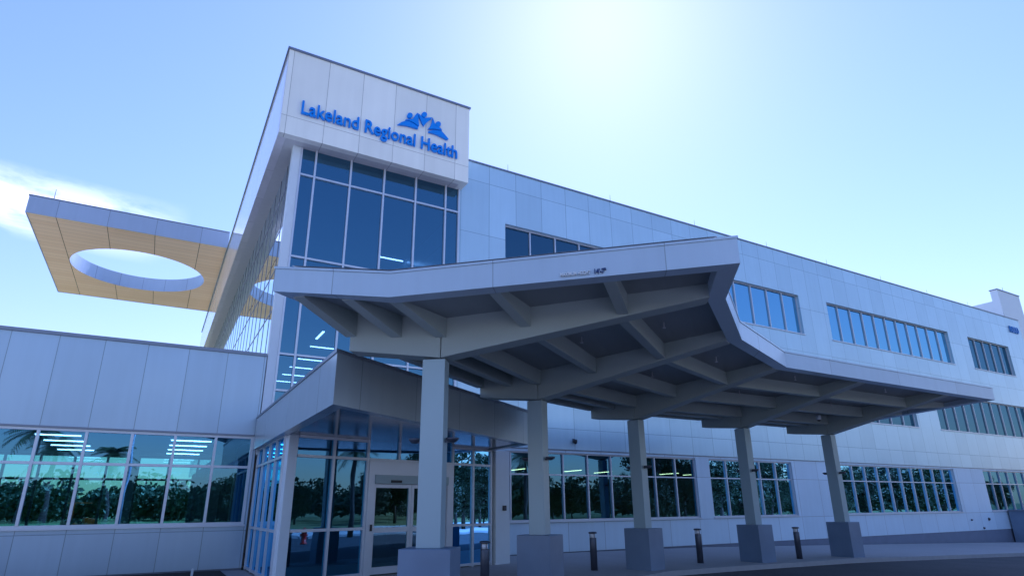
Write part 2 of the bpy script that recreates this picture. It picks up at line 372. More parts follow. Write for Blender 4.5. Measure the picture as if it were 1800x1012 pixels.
# ------------------------------------------------------------------ the building
YF = 21.4
B = thing('hospital_building', (10, YF, 0), 'white and silver three-storey hospital with a tall glazed entrance tower, filling the view', 'building')
B.matrix_world  # location only
INV = Vector(B.location)
def part(mb, name, m, parent=None, **kw):
    o = mb.build(name, m, parent or B, **kw)
    if parent is None: o.matrix_parent_inverse = Matrix.Translation(-INV)
    return o
def wall_grid(mb, x0, x1, z0, z1, holes, y, d):
    """wall in the plane Y=y, thickness d, with rectangular openings (x0,x1,z0,z1)"""
    xs = sorted({x0, x1} | {h[0] for h in holes if x0 < h[0] < x1} | {h[1] for h in holes if x0 < h[1] < x1})
    zs = sorted({z0, z1} | {h[2] for h in holes if z0 < h[2] < z1} | {h[3] for h in holes if z0 < h[3] < z1})
    def solid(i, j):
        if i < 0 or j < 0 or i >= len(xs)-1 or j >= len(zs)-1: return False
        cx, cz = (xs[i]+xs[i+1])/2, (zs[j]+zs[j+1])/2
        return not any(h[0] < cx < h[1] and h[2] < cz < h[3] for h in holes)
    for i in range(len(xs)-1):
        for j in range(len(zs)-1):
            if not solid(i, j): continue
            a, c, e, f = xs[i], xs[i+1], zs[j], zs[j+1]
            mb.poly([(a,y,e),(c,y,e),(c,y,f),(a,y,f)]); mb.poly([(a,y+d,e),(a,y+d,f),(c,y+d,f),(c,y+d,e)])
            if not solid(i-1,j): mb.poly([(a,y,e),(a,y,f),(a,y+d,f),(a,y+d,e)])
            if not solid(i+1,j): mb.poly([(c,y,e),(c,y+d,e),(c,y+d,f),(c,y,f)])
            if not solid(i,j-1): mb.poly([(a,y,e),(a,y+d,e),(c,y+d,e),(c,y,e)])
            if not solid(i,j+1): mb.poly([(a,y,f),(c,y,f),(c,y+d,f),(a,y+d,f)])
def window(x0, x1, z0, z1, xs, zs, y, glassm, fw_=.055, rec=.12, name='window', frame='alum', sill=True):
    mb = MB()
    ya, yb = y+rec, y+rec+.11
    for a, c in ((x0, x0+fw_), (x1-fw_, x1)): mb.box(a, c, ya, yb, z0, z1)
    mb.box(x0+fw_, x1-fw_, ya, yb, z0, z0+fw_); mb.box(x0+fw_, x1-fw_, ya, yb, z1-fw_, z1)
    for x in xs: mb.box(x-fw_/2, x+fw_/2, ya-.02, yb, z0+fw_, z1-fw_)
    for z in zs:
        e = [x0+fw_] + list(xs) + [x1-fw_]
        for k in range(len(e)-1):
            a = e[k] + (fw_/2 if k else 0); c = e[k+1] - (fw_/2 if k < len(e)-2 else 0)
            mb.box(a, c, ya-.006, yb, z-fw_/2, z+fw_/2)
    if sill:
        mb.box(x0-.03, x1+.03, y-.05, ya-.002, z0-.05, z0+.004)
    o = part(mb, name, M[frame])
    g = MB(); g.poly([(x0,ya+.06,z0),(x1,ya+.06,z0),(x1,ya+.06,z1),(x0,ya+.06,z1)])
    go = g.build('glass', M[glassm], o)
    return o
def spread(x0, x1, n): return [x0+(x1-x0)*k/n for k in range(1, n)]

upper = [(12.0,20.28,11.3,13.75,6),(24.08,32.32,11.3,13.75,6),(35.03,49.45,11.3,13.75,11),(52.3,58.8,11.3,13.75,5),
         (12.0,20.28,6.42,8.85,6),(23.5,26.2,6.42,8.85,2),(28.99,42.72,6.42,8.85,10),(45.42,59.1,6.42,8.85,10)]
lower = [(11.0,22.36,1.2,3.87,9),(23.25,29.4,1.2,3.87,5),(33.6,45.9,1.2,3.87,10),(49.75,60.8,1.2,3.87,9)]
mb = MB(); wall_grid(mb, 9.74, 62, 4.0, 16.4, [h[:4] for h in upper], YF, .4)
mb.box(61.7, 62.0, YF+.4, 50, -1.4, 16.4)
mb.box(9.75, 10.15, YF+.4, 50, 12.0, 16.4)
part(mb, 'facade_wall', M['facade'])
mb = MB(); wall_grid(mb, 9.98, 61.96, .03, 3.97, [h[:4] for h in lower], YF+.05, .35)
part(mb, 'ground_floor_wall', M['lower'])
mb = MB(); mb.box(9.98, 61.9, YF+.08, YF+.4, -1.6, .026)
part(mb, 'plinth', M['plinth'])
mb = MB(); mb.box(9.8, 62.04, YF-.04, YF+.5, 16.4, 16.47)
mb.box(9.98, 61.96, YF+.02, YF+.3, 3.968, 3.998)
part(mb, 'coping', M['coping'])
for x0, x1, z0, z1, n in upper: window(x0, x1, z0, z1, spread(x0, x1, n), [], YF, 'gup', rec=.16)
for x0, x1, z0, z1, n in lower: window(x0, x1, z0, z1, spread(x0, x1, n), [2.98], YF+.05, 'gl', rec=.10)
# floors, ceilings, inner walls of the main block
mb = MB()
for z0, z1 in ((4.1,4.9),(9.0,9.8),(14.0,14.3)): mb.box(10.3, 61.6, YF+.42, 48, z0, z1)
part(mb, 'floor_slab', M['ceil'])
mb = MB(); mb.box(10.2, 61.6, YF+.42, 48, -.3, .02); part(mb, 'ground_floor', M['floor'])
mb = MB(); mb.box(10.3, 61.6, 40, 40.3, .02, 4.1); mb.box(10.3, 61.6, 30, 30.3, 4.9, 9.0); mb.box(10.3, 61.6, 30, 30.3, 9.8, 14.0)
part(mb, 'partition', M['int'])
mb = MB(); mb.box(10.2, 61.7, YF+.42, 50, 16.0, 16.2); mb.box(10.2,61.7,49.8,50,-.3,16); part(mb, 'roof', M['roof'])

# --- entrance tower
BX0, BX1, BY, BZ0, BZ1 = 2.13, 9.82, 20.72, 14.85, 18.55
mb = MB(); mb.box(BX0+.02, BX1, BY, BY+.3, BZ0, BZ1)
part(mb, 'sign_band', M['box'])
mb = MB(); mb.box(BX0, BX0+.3, BY+.302, 66, BZ0, BZ1-.002)
mb.box(BX0+.004, BX0+.019, BY+.02, BY+.3, BZ0+.002, BZ1-.002)
part(mb, 'tower_side_band', M['boxside'])
mb = MB(); mb.box(BX1-.3, BX1-.002, BY+.302, 40, BZ0, BZ1-.004)
part(mb, 'tower_return', M['box'])
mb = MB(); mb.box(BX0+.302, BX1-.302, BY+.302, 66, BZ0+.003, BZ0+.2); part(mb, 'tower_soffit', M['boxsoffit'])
mb = MB(); mb.box(BX0+.31, BX1-.31, BY+.31, 66, BZ1-.4, BZ1-.3); part(mb, 'roof', M['roof'])
mb = MB(); mb.box(BX0-.05, BX1+.05, BY-.05, BY+.34, BZ1, BZ1+.09); mb.box(BX0-.05, BX0+.33, BY+.342, 66, BZ1, BZ1+.09); mb.box(BX1-.33, BX1+.05, BY+.342, 40, BZ1, BZ1+.09)
part(mb, 'coping', M['coping'])
# front curtain wall
mb = MB()
fx = [3.10, 3.65, 5.01, 6.37, 7.73, 9.08, 9.70]; fz = [5.53, 6.78, 10.39, 13.73]
Z0, Z1 = 4.5, 14.852
for k, x in enumerate(fx):
    mb.box(x-.035, x+.035, YF-.05, YF+.12, Z0, Z1)
for z in fz + [Z0+.05]:
    for a, c in zip(fx, fx[1:]): mb.box(a+.035, c-.035, YF-.03, YF+.12, z-.035, z+.035)
tw = part(mb, 'tower_glazing', M['alum'])
g = MB(); g.poly([(3.1,YF+.05,Z0),(9.7,YF+.05,Z0),(9.7,YF+.05,Z1),(3.1,YF+.05,Z1)]); g.build('glass', M['gtower'], tw)
mb = MB(); mb.box(2.775, 3.06, YF-.055, YF+.3, 3.4, 14.852); part(mb, 'corner_pier', M['white'], bevel=.01)
# west curtain wall above the wing
mb = MB(); ys = [YF+.3+1.37*k for k in range(0, 32)]
for y in ys: mb.box(2.872, 2.95, y-.025, y+.025, 4.5, 14.852)
for z in (5.53, 6.78, 8.6, 10.39, 12.06, 13.73):
    for a, c in zip(ys, ys[1:]): mb.box(2.874, 2.95, a+.025, c-.025, z-.03, z+.03)
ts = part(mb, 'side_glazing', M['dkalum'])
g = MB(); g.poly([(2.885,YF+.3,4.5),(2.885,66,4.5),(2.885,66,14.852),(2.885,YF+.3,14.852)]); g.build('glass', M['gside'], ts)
mb = MB()
for z0, z1 in ((4.55,5.0),(9.25,9.8),(13.95,14.5)): mb.box(3.3, 10.2, YF+.5, 64, z0, z1)
part(mb, 'floor_slab', M['ceil'])
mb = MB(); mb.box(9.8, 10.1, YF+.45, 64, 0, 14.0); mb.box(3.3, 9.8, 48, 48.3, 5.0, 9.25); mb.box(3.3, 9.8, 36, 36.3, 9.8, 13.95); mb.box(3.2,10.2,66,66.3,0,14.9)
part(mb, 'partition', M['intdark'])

# --- west wing
WX0, WX1 = -14, 2.75
wm = [.43+1.128*k for k in range(-12, 3)]; wxe = 2.66
mb = MB(); wall_grid(mb, WX0, WX1, .06, 6.62, [(WX0+.5, wxe, 1.3, 3.97)], YF, .35)
part(mb, 'wing_wall', M['wing'])
mb = MB(); mb.box(WX0, WX1, YF-.05, YF+.4, 6.62, 6.72); mb.box(WX0, WX1-.02, YF-.03, YF+.02, 3.975, 4.02); part(mb, 'coping', M['coping'])
mb = MB(); mb.box(WX0, WX1, YF+.03, YF+.35, -.4, .058); part(mb, 'plinth', M['plinth'])
window(WX0+.5, wxe, 1.3, 3.97, [x for x in wm if WX0+.7 < x < wxe-.3], [3.01], YF, 'gl', fw_=.075, rec=.04)
mb = MB(); wall_grid(mb, WX0, WX1, .06, 6.4, [(WX0+.4, 2.3, .5, 4.0)], 31.6, .3)
mb.box(WX0, WX0+.3, YF+.36, 31.6, .06, 6.4)
part(mb, 'wing_rear_wall', M['int'])
window(WX0+.4, 2.3, .5, 4.0, [-12.2+1.16*k for k in range(0, 13)], [3.0], 31.6, 'gfar', fw_=.09, rec=.1, frame='dark', sill=False)
mb = MB(); mb.box(WX0+.3, 2.85, YF+.36, 31.6, 4.15, 4.5); part(mb, 'wing_ceiling', M['ceil'])
mb = MB(); mb.box(WX0+.3, 9.7, YF+.36, 31.9, -.3, .05); part(mb, 'wing_floor', M['floor'])
mb = MB(); mb.box(WX0, 2.85, YF+.36, 31.9, 6.2, 6.4); part(mb, 'roof', M['roof'])
mb = MB()
mb.box(-1.02, -.62, 31.0, 31.4, .05, 4.15)
part(mb, 'interior_column', M['dkalum'])
mb = MB(); mb.box(-6.0, -5.6, 31.0, 31.4, .05, 4.15); part(mb, 'interior_column', M['dkalum'])

# --- vestibule
VF = [(2.66,YF-.12),(2.66,11.2),(9.9,16.2),(9.9,YF)]
def fascia_band(mb, pts, t, z0, z1, closed=False):
    """mitred band, thickness t towards the left of the walking direction"""
    n = len(pts)
    def off(i):
        p = Vector(pts[i]); ds = []
        if i > 0: ds.append((Vector(pts[i])-Vector(pts[i-1])).normalized())
        if i < n-1: ds.append((Vector(pts[i+1])-Vector(pts[i])).normalized())
        ns = [Vector((-d.y, d.x)) for d in ds]; m = sum(ns, Vector((0,0))).normalized()
        return p + m*(t/max(.3, m.dot(ns[0])))
    q = [off(i) for i in range(n)]
    for i in range(n-1):
        a, c, e, f = pts[i], pts[i+1], q[i+1], q[i]
        mb.hexa([(*a,z0[i]),(*c,z0[i+1]),(*e,z0[i+1]),(*f,z0[i])], [(*a,z1[i]),(*c,z1[i+1]),(*e,z1[i+1]),(*f,z1[i])])
mb = MB(); fascia_band(mb, VF, .25, [3.55]*4, [4.52]*4); part(mb, 'vestibule_fascia', M['vest'])
mb = MB(); fascia_band(mb, [(VF[0][0]-.02,VF[0][1]),(VF[1][0]-.02,VF[1][1]-.03),(VF[2][0]+.02,VF[2][1]-.03),(VF[3][0]+.02,VF[3][1])], .3, [4.52]*4, [4.59]*4); part(mb, 'coping', M['coping'])
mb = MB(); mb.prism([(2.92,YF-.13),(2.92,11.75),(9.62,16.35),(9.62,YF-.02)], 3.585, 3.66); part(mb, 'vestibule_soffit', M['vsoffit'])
mb = MB(); mb.prism([(2.92,YF-.13),(2.92,11.75),(9.62,16.35),(9.62,YF-.02)], 4.25, 4.35); part(mb, 'vestibule_roof', M['roof'])
VO = (2.87,16.62); VU = (math.cos(R(15.5)), math.sin(R(15.5))); VV = (-VU[1], VU[0])
def vbox(mb, u0, u1, z0, z1, v0=-.06, v1=.08): mb.obox(VO, VU, VV, u0, u1, v0, v1, z0, z1)
ZT = 3.583
mb = MB()
for u in (1.34, 2.40, 5.50, 6.37, 7.16): vbox(mb, u-.035, u+.035, .0, ZT)
for u in (3.46, 4.48): vbox(mb, u-.03, u+.03, 3.09, ZT)
def row(z, us, h=.035):
    for a, c in zip(us, us[1:]): vbox(mb, a+.036, c-.036, z-h, z+h, -.05, .07)
for z in (.07, 1.22, 3.05): row(z, [.26, 1.34, 2.40]); row(z, [5.50, 6.37, 7.16])
row(3.05, [2.40, 5.50]); row(3.545, [.26, 1.34, 2.40]); row(3.545, [5.50, 6.37, 7.16])
vg = part(mb, 'vestibule_glazing', M['alum'])
def vglass(u0, u1, z0, z1, parent, m, v=.0):
    g = MB(); p = [(VO[0]+u*VU[0]+v*VV[0], VO[1]+u*VU[1]+v*VV[1]) for u in (u0, u1)]
    g.poly([(*p[0],z0),(*p[1],z0),(*p[1],z1),(*p[0],z1)]); return g.build('glass', m, parent)
vglass(.2, 2.40, .05, ZT, vg, M['gl']); vglass(5.5, 7.16, .05, ZT, vg, M['gl']); vglass(2.40, 5.5, 3.05, ZT, vg, M['gl'])
mb = MB(); mb.obox(VO, VU, VV, .0, .26, -.1, .2, 0, ZT); part(mb, 'corner_post', M['white'], bevel=.01)
mb = MB(); mb.obox(VO, VU, VV, 7.3, 7.95, -.12, .5, -.05, 3.56); part(mb, 'wall_pier', M['white'], bevel=.01)
mb = MB(); 
px = (VO[0]+7.8*VU[0], VO[1]+7.8*VU[1]); mb.box(px[0]-.1, px[0]+.25, px[1]+.35, YF, 0, 4.2); part(mb, 'vestibule_return', M['lower'])
# side glazing of the vestibule
mb = MB(); vy = [16.72, 17.86, 18.98, 20.1, 21.24]
for y in vy: mb.box(2.80, 2.93, y-.035, y+.035, .03, ZT)
for z in (.09, 1.22, 3.02, 3.54):
    for a, c in zip(vy, vy[1:]): mb.box(2.81, 2.93, a+.035, c-.035, z-.035, z+.035)
vs_ = part(mb, 'vestibule_side_glazing', M['alum'])
g = MB(); g.poly([(2.86,16.72,.05),(2.86,21.24,.05),(2.86,21.24,ZT),(2.86,16.72,ZT)]); g.build('glass', M['gl'], vs_)
# sliding door
mb = MB(); vbox(mb, 2.436, 2.64, .02, 3.01, -.09, .1); vbox(mb, 5.28, 5.46, .02, 3.01, -.09, .1); vbox(mb, 2.64, 5.28, 2.64, 3.01, -.09, .1)
dr = part(mb, 'entrance_door', M['alum'])
mb = MB(); vbox(mb, 2.642, 5.278, 2.40, 2.637, -.13, .09); mb.build('door_header', M['column'], dr)
mb = MB(); vbox(mb, 3.15, 3.5, 2.43, 2.50, -.17, -.132); mb.build('motion_sensor', M['black'], dr)
for a, c, in ((2.645, 3.955), (3.965, 5.275)):
    mb = MB(); vbox(mb, a, a+.09, .04, 2.395, -.02, .04); vbox(mb, c-.09, c, .04, 2.395, -.02, .04)
    for z0, z1 in ((.04,.22),(1.10,1.23),(2.29,2.395)): vbox(mb, a+.092, c-.092, z0, z1, -.018, .038)
    lf = mb.build('door_leaf', M['alum'], dr)
    vglass(a+.05, c-.05, .1, 2.35, dr, M['gdoor'], .01)
mb = MB(); vbox(mb, 2.56, 2.62, 1.15, 1.32, -.115, -.092); mb.build('door_lock', M['black'], dr)
# inner floor and lobby wall behind the doors
mb = MB(); mb.box(2.95, 9.7, 28.5, 28.8, .05, 4.4); part(mb, 'lobby_wall', M['int'])

# --- canopy slab with the round hole, on the tower's west side
DX0, DX1, DY0, DY1, DZ0, DZ1 = -8.92, 2.12, 42.4, 58.5, 18.6, 19.72
HX, HY, HR = -3.1, 50.4, 4.31
rim = [(DX0,DY0),(DX1,DY0),(DX1,DY1),(DX0,DY1)]
mb = MB(); t = .06
mb.box(DX0, DX1, DY0, DY0+t, DZ0, DZ1); mb.box(DX0, DX1, DY1-t, DY1, DZ0, DZ1); mb.box(DX0, DX0+t, DY0+t, DY1-t, DZ0, DZ1); mb.box(DX1-t, DX1, DY0+t, DY1-t, DZ0, DZ1)
rc = part(mb, 'round_hole_canopy', M['disc'])
def holed(z, inset):
    b = MB(); N = 96
    x0, x1, y0, y1 = DX0+inset, DX1-inset, DY0+inset, DY1-inset
    for k in range(N):
        pr = []
        for an in (2*math.pi*k/N, 2*math.pi*(k+1)/N):
            c, s = math.cos(an), math.sin(an)
            tt = min(((x1-HX)/c if c > 1e-9 else (x0-HX)/c if c < -1e-9 else 1e9), ((y1-HY)/s if s > 1e-9 else (y0-HY)/s if s < -1e-9 else 1e9))
            pr.append(((HX+HR*c, HY+HR*s), (HX+tt*c, HY+tt*s)))
        (a, c_), (e, f) = pr
        pts = [a, c_, f, e]
        # keep the corner when the two outer points lie on different sides
        if abs(c_[0]-f[0]) > 1e-6 and abs(c_[1]-f[1]) > 1e-6:
            cx = x1 if max(c_[0], f[0]) > x1-1e-6 else x0
            cy = y1 if max(c_[1], f[1]) > y1-1e-6 else y0
            pts = [a, c_, (cx, cy), f, e]
        b.poly([(p[0], p[1], z) for p in pts])
    return b
holed(DZ0+.02, .061).build('soffit', M['tan'], rc)
holed(DZ1-.05, .061).build('roof_deck', M['roof'], rc)
mb = MB(); N = 96
for k in range(N):
    a, c = 2*math.pi*k/N, 2*math.pi*(k+1)/N
    mb.poly([(HX+HR*math.cos(a),HY+HR*math.sin(a),DZ0+.02),(HX+HR*math.cos(c),HY+HR*math.sin(c),DZ0+.02),(HX+HR*math.cos(c),HY+HR*math.sin(c),DZ1-.05),(HX+HR*math.cos(a),HY+HR*math.sin(a),DZ1-.05)])
mb.build('ring_liner', M['ring'], rc, smooth=True)
mb = MB(); mb.box(DX0-.04, DX1, DY0-.04, DY0+.1, DZ1, DZ1+.05); mb.box(DX0-.04, DX0+.1, DY0+.1, DY1, DZ1, DZ1+.05); mb.build('edge_trim', M['coping'], rc)
# --- stair block beyond the east end
mb = MB(); mb.box(66.9, 71.3, 24.0, 24.6, -1.5, 20.9); mb.box(66.92, 71.28, 24.602, 46, -1.5, 19.9)
part(mb, 'stair_block', M['white'])
mb = MB(); mb.box(66.85, 71.35, 23.95, 24.65, 20.9, 21.0); part(mb, 'coping', M['coping'])
# --- lightning rods on the parapets
for x in (12.3, 18.35, 24.35, 30.4, 36.3, 42.4, 48.4, 54.4, 60.4):
    mb = MB(); mb.tube([(x,YF+.25,16.47),(x,YF+.25,16.98)], [.012,.006], 6); part(mb, 'lightning_rod', M['dark'])
mb = MB(); mb.tube([(-7.75,42.5,DZ1+.04),(-7.75,42.5,20.45)], [.02,.012], 6); part(mb, 'lightning_rod', M['dark'])
mb = MB(); mb.tube([(69,24.3,21),(69,24.3,21.6)], [.02,.012], 6); part(mb, 'lightning_rod', M['dark'])

# ------------------------------------------------------------------ wall sign
def glyph(ch, size, off, ext, m, name, parent):
    cu = D.curves.new(name, 'FONT'); cu.body = ch; cu.size = size; cu.extrude = ext; cu.offset = off; cu.resolution_u = 3
    o = D.objects.new(name, cu); COL.objects.link(o)
    dg = bpy.context.evaluated_depsgraph_get(); me = D.meshes.new_from_object(o.evaluated_get(dg))
    D.objects.remove(o); D.curves.remove(cu)
    me.name = name; me.materials.clear(); me.materials.append(m)
    r = D.objects.new(name, me); COL.objects.link(r); r.parent = parent
    return r
def right_edge(s, size, off):
    cu = D.curves.new('measure', 'FONT'); cu.body = s; cu.size = size; cu.offset = off
    o = D.objects.new('measure', cu); COL.objects.link(o)
    bpy.context.view_layer.update(); x = max(c[0] for c in o.bound_box)
    D.objects.remove(o); D.curves.remove(cu); return x
def writing(text, size, off, ext, m, parent, width, name='letter'):
    tot = right_edge(text, size, off); sx = width/tot
    for i, ch in enumerate(text):
        if ch == ' ': continue
        g = glyph(ch, size, off, ext, m, name, parent)
        xr = max(v.co.x for v in g.data.vertices); R_ = right_edge(text[:i+1], size, off)
        for v in g.data.vertices: v.co.x = (v.co.x + R_ - xr)*sx
    return sx
sg = thing('wall_sign', (2.77, BY-.001, 15.83), 'raised blue lettering and people emblem on the white band topping the entrance tower', 'sign')
sg.rotation_euler = (R(90), 0, 0)
writing('Lakeland Regional Health', .80, .010, .045, M['blue'], sg, 6.47)
for ch in sg.children: ch.location.z = .07
# emblem: outlines in metres on the band (x along the wall, y up)
def em(pts, name):
    b = MB(); b.prism([(p[0]-2.77, p[1]-15.83) for p in pts], .02, .11)
    return b.build(name, M['blue'], sg)
def circle(c, r, n=24): return [(c[0]+r*math.cos(2*math.pi*k/n), c[1]+r*math.sin(2*math.pi*k/n)) for k in range(n)]
EMBLEM = [('emblem_head', [(7.167, 17.247), (7.164, 17.206), (7.149, 17.164), (7.125, 17.127), (7.094, 17.098), (7.059, 17.08), (7.023, 17.074), (6.991, 17.081), (6.964, 17.1), (6.947, 17.13), (6.939, 17.167), (6.943, 17.208), (6.957, 17.249), (6.981, 17.286), (7.012, 17.316), (7.047, 17.334), (7.083, 17.341), (7.115, 17.334), (7.142, 17.314), (7.16, 17.284)]), ('emblem_head', [(7.8, 17.505), (7.796, 17.462), (7.781, 17.42), (7.756, 17.383), (7.724, 17.353), (7.688, 17.334), (7.651, 17.328), (7.618, 17.335), (7.591, 17.354), (7.573, 17.384), (7.565, 17.422), (7.569, 17.464), (7.584, 17.506), (7.609, 17.544), (7.641, 17.574), (7.677, 17.593), (7.714, 17.6), (7.748, 17.593), (7.775, 17.573), (7.793, 17.543)]), ('emblem_head', [(8.443, 17.249), (8.438, 17.205), (8.421, 17.161), (8.394, 17.121), (8.36, 17.09), (8.321, 17.071), (8.283, 17.064), (8.247, 17.072), (8.219, 17.092), (8.2, 17.124), (8.192, 17.164), (8.197, 17.208), (8.213, 17.252), (8.24, 17.291), (8.274, 17.322), (8.313, 17.342), (8.352, 17.349), (8.387, 17.342), (8.416, 17.321), (8.435, 17.289)]), ('emblem_body', [(6.874, 16.942), (7.038, 17.01), (7.182, 17.081), (7.273, 17.278), (7.354, 17.423), (7.392, 17.417), (7.425, 17.221), (7.472, 16.837), (7.417, 16.832), (7.265, 16.904), (7.065, 16.945)]), ('emblem_swoosh', [(6.548, 16.587), (6.708, 16.76), (6.872, 16.879), (7.043, 16.902), (7.217, 16.86), (7.445, 16.773), (7.424, 16.676), (7.201, 16.677), (6.956, 16.671), (6.739, 16.63)]), ('emblem_body', [(7.361, 17.434), (7.455, 17.411), (7.546, 17.332), (7.624, 17.284), (7.699, 17.293), (7.849, 17.373), (8.051, 17.446), (7.978, 17.342), (7.831, 17.161), (7.748, 17.027), (7.678, 16.893), (7.597, 17.017), (7.501, 17.205), (7.426, 17.332)]), ('emblem_body', [(8.061, 17.441), (8.106, 17.344), (8.176, 17.172), (8.27, 17.078), (8.439, 17.051), (8.501, 16.96), (8.403, 16.947), (8.172, 16.92), (7.875, 16.826), (7.966, 16.976), (8.034, 17.208)]), ('emblem_swoosh', [(7.899, 16.724), (8.123, 16.854), (8.482, 16.918), (8.641, 16.797), (8.816, 16.637), (8.739, 16.579), (8.516, 16.632), (8.283, 16.68), (8.078, 16.69), (7.906, 16.672)])]
for nm, pts in EMBLEM: em(pts, nm)
# building number near the far end of the facade
nb = thing('building_number', (59.75, YF-.002, 15.12), 'blue building number high on the far right end of the silver facade', 'sign')
nb.rotation_euler = (R(90), 0, 0)
writing('1000', .80, .0, .04, M['navy'], nb, 1.65, 'numeral')
for ch in nb.children: ch.location.z = .05

# ------------------------------------------------------------------ drive-up canopy
CN = thing('entrance_canopy', (12.85, 14.5, 0), 'angular grey drive-up canopy on five square columns in front of the entrance', 'canopy')
CINV = Matrix.Translation(-Vector(CN.location))
def cpart(mb, name, m, parent=None, **kw):
    o = mb.build(name, m, parent or CN, **kw)
    if parent is None: o.matrix_parent_inverse = CINV
    return o
def zsof(s): return 4.99 + (.082*s if s > 0 else -.13*s)
def zbot(s, i): 
    t = s/SOUT[i] if s > 0 else s/SIN
    return 4.93 + .22*t
NS = len(BASE)
def P(i, s, z): x, y = cpt(i, s); return (x, y, z)
# roof deck: ribbed soffit below, membrane above
svals = [SIN+.1, 0, 1.0]
mb = MB(); mt_ = MB()
for i in range(NS-1):
    for (ua, ub) in ((-1,0),(0,1)):
        def sv(j, u): return (SIN+.28)*-u if u < 0 else (SOUT[j]-.28)*u
        q = [(i,ua),(i+1,ua),(i+1,ub),(i,ub)]
        mb.poly([P(j, sv(j,u), zsof(sv(j,u))) for j, u in q])
        mt_.poly([P(j, sv(j,u), zbot(sv(j,u),j)+.47) for j, u in q])
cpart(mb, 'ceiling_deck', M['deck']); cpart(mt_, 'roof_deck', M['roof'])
# fascia: hollow box round the outline
outl = [(0,SIN),(0,0),(0,SOUT[0])] + [(i,SOUT[i]) for i in range(1,NS)] + [(NS-1,0),(NS-1,SIN)] + [(i,SIN) for i in range(NS-2,0,-1)]
op = [cpt(i,s) for i, s in outl]; oz = [zbot(s,i) for i, s in outl]
def ring(mb, pts, zs0, zs1, t):
    n = len(pts); q = []
    for i in range(n):
        p, a, c = Vector(pts[i]), Vector(pts[i-1]), Vector(pts[(i+1)%n])
        d1, d2 = (p-a).normalized(), (c-p).normalized(); n1, n2 = Vector((-d1.y,d1.x)), Vector((-d2.y,d2.x))
        m_ = (n1+n2).normalized(); q.append(p + m_*(t/max(.35, m_.dot(n1))))
    for i in range(n):
        j = (i+1) % n
        mb.hexa([(*pts[i],zs0[i]),(*pts[j],zs0[j]),(*q[j],zs0[j]),(*q[i],zs0[i])], [(*pts[i],zs1[i]),(*pts[j],zs1[j]),(*q[j],zs1[j]),(*q[i],zs1[i])])
    return q
area = sum(op[i-1][0]*op[i][1]-op[i][0]*op[i-1][1] for i in range(len(op)))
if area < 0: op.reverse(); oz.reverse()
mb = MB(); ring(mb, op, oz, [z+.40 for z in oz], .30); fa = cpart(mb, 'fascia', M['canopy'])
def grow(pts, t):
    out = []; n = len(pts)
    for i in range(n):
        p, a, c = Vector(pts[i]), Vector(pts[i-1]), Vector(pts[(i+1)%n])
        d1, d2 = (p-a).normalized(), (c-p).normalized(); n1, n2 = Vector((-d1.y,d1.x)), Vector((-d2.y,d2.x))
        m_ = (n1+n2).normalized(); out.append(tuple(p - m_*(t/max(.35, m_.dot(n1)))))
    return out
mb = MB(); ring(mb, grow(op,.015), [z+.402 for z in oz], [z+.44 for z in oz], .34); cpart(mb, 'edge_trim', M['canopy'])
# cross beams (girders) with a bend over each column
for i in range(1, NS-1):
    mb = MB(); hw = .2
    def sec(s, zb, zt=None):
        g = cpt(i, s, -hw); h = cpt(i, s, hw); zt = zsof(s)+.03 if zt is None else zt
        return [(*g,zb),(*h,zb),(*h,zt),(*g,zt)]
    se = SOUT[i]-.30
    for s0, zb0, s1, zb1 in ((SIN+.28,4.47,-.006,4.275),(.006,4.275,se,5.135)):
        A, Bq = sec(s0, zb0), sec(s1, zb1)
        mb.hexa([A[0],A[1],Bq[1],Bq[0]], [A[3],A[2],Bq[2],Bq[3]])
    cpart(mb, 'cross_beam', M['beam'], bevel=.012)
# purlins between the cross beams
def purlin(i, s0, s1, w, depth_b):
    mb = MB(); j = i+1
    e = .2
    def end(k, s, sgn):
        # trim at the beam faces
        return s
    pa = []; 
    for k, sgn in ((i, 1), (j, -1)):
        trim = 0 if k in (0, NS-1) else .203
        ta = .31 if k in (0, NS-1) else trim
        s = s0 if k == i else s1
        zb_ = zbot(s, k)+.012 if k in (0, NS-1) else depth_b
        pa.append((cpt(k, s-w/2, sgn*ta), cpt(k, s+w/2, sgn*ta), zsof(s)+.015, zb_))
    (a0,a1,zt0,zb0),(c0,c1,zt1,zb1) = pa
    mb.hexa([(*a0,zb0),(*a1,zb0),(*c1,zb1),(*c0,zb1)], [(*a0,zt0),(*a1,zt0),(*c1,zt1),(*c0,zt1)])
    cpart(mb, 'purlin', M['beam'], bevel=.008)
for i in range(NS-1):
    for fr, w, zb in ((-.85,.2,4.73),(-.415,.2,4.68),(0,.2,4.64),(.305,.19,4.76),(.645,.2,4.90)):
        sa = (-SIN if fr < 0 else SOUT[i])*fr; sb = (-SIN if fr < 0 else SOUT[i+1])*fr
        purlin(i, sa, sb, w, zb)
# columns
for i in range(1, NS-1):
    g, t = gdir(i), tdir(i); x, y = cpt(i, -.13); zg = gz(x)
    mb = MB(); mb.obox((x,y), g, t, -.205, .205, -.155, .155, 1.12, 4.262)
    c = cpart(mb, 'column', M['column'], bevel=.008)
    mb = MB(); mb.obox((x,y), g, t, -.43, .43, -.36, .36, zg-.25, 1.12)
    p = mb.build('pedestal', M['pedestal'], c, bevel=.012); p.matrix_parent_inverse = CINV.inverted() @ CINV
    mb = MB(); mb.obox((x,y), g, t, -.17, .17, -.125, .125, 4.262, 4.276); p = mb.build('cap_plate', M['dark'], c)

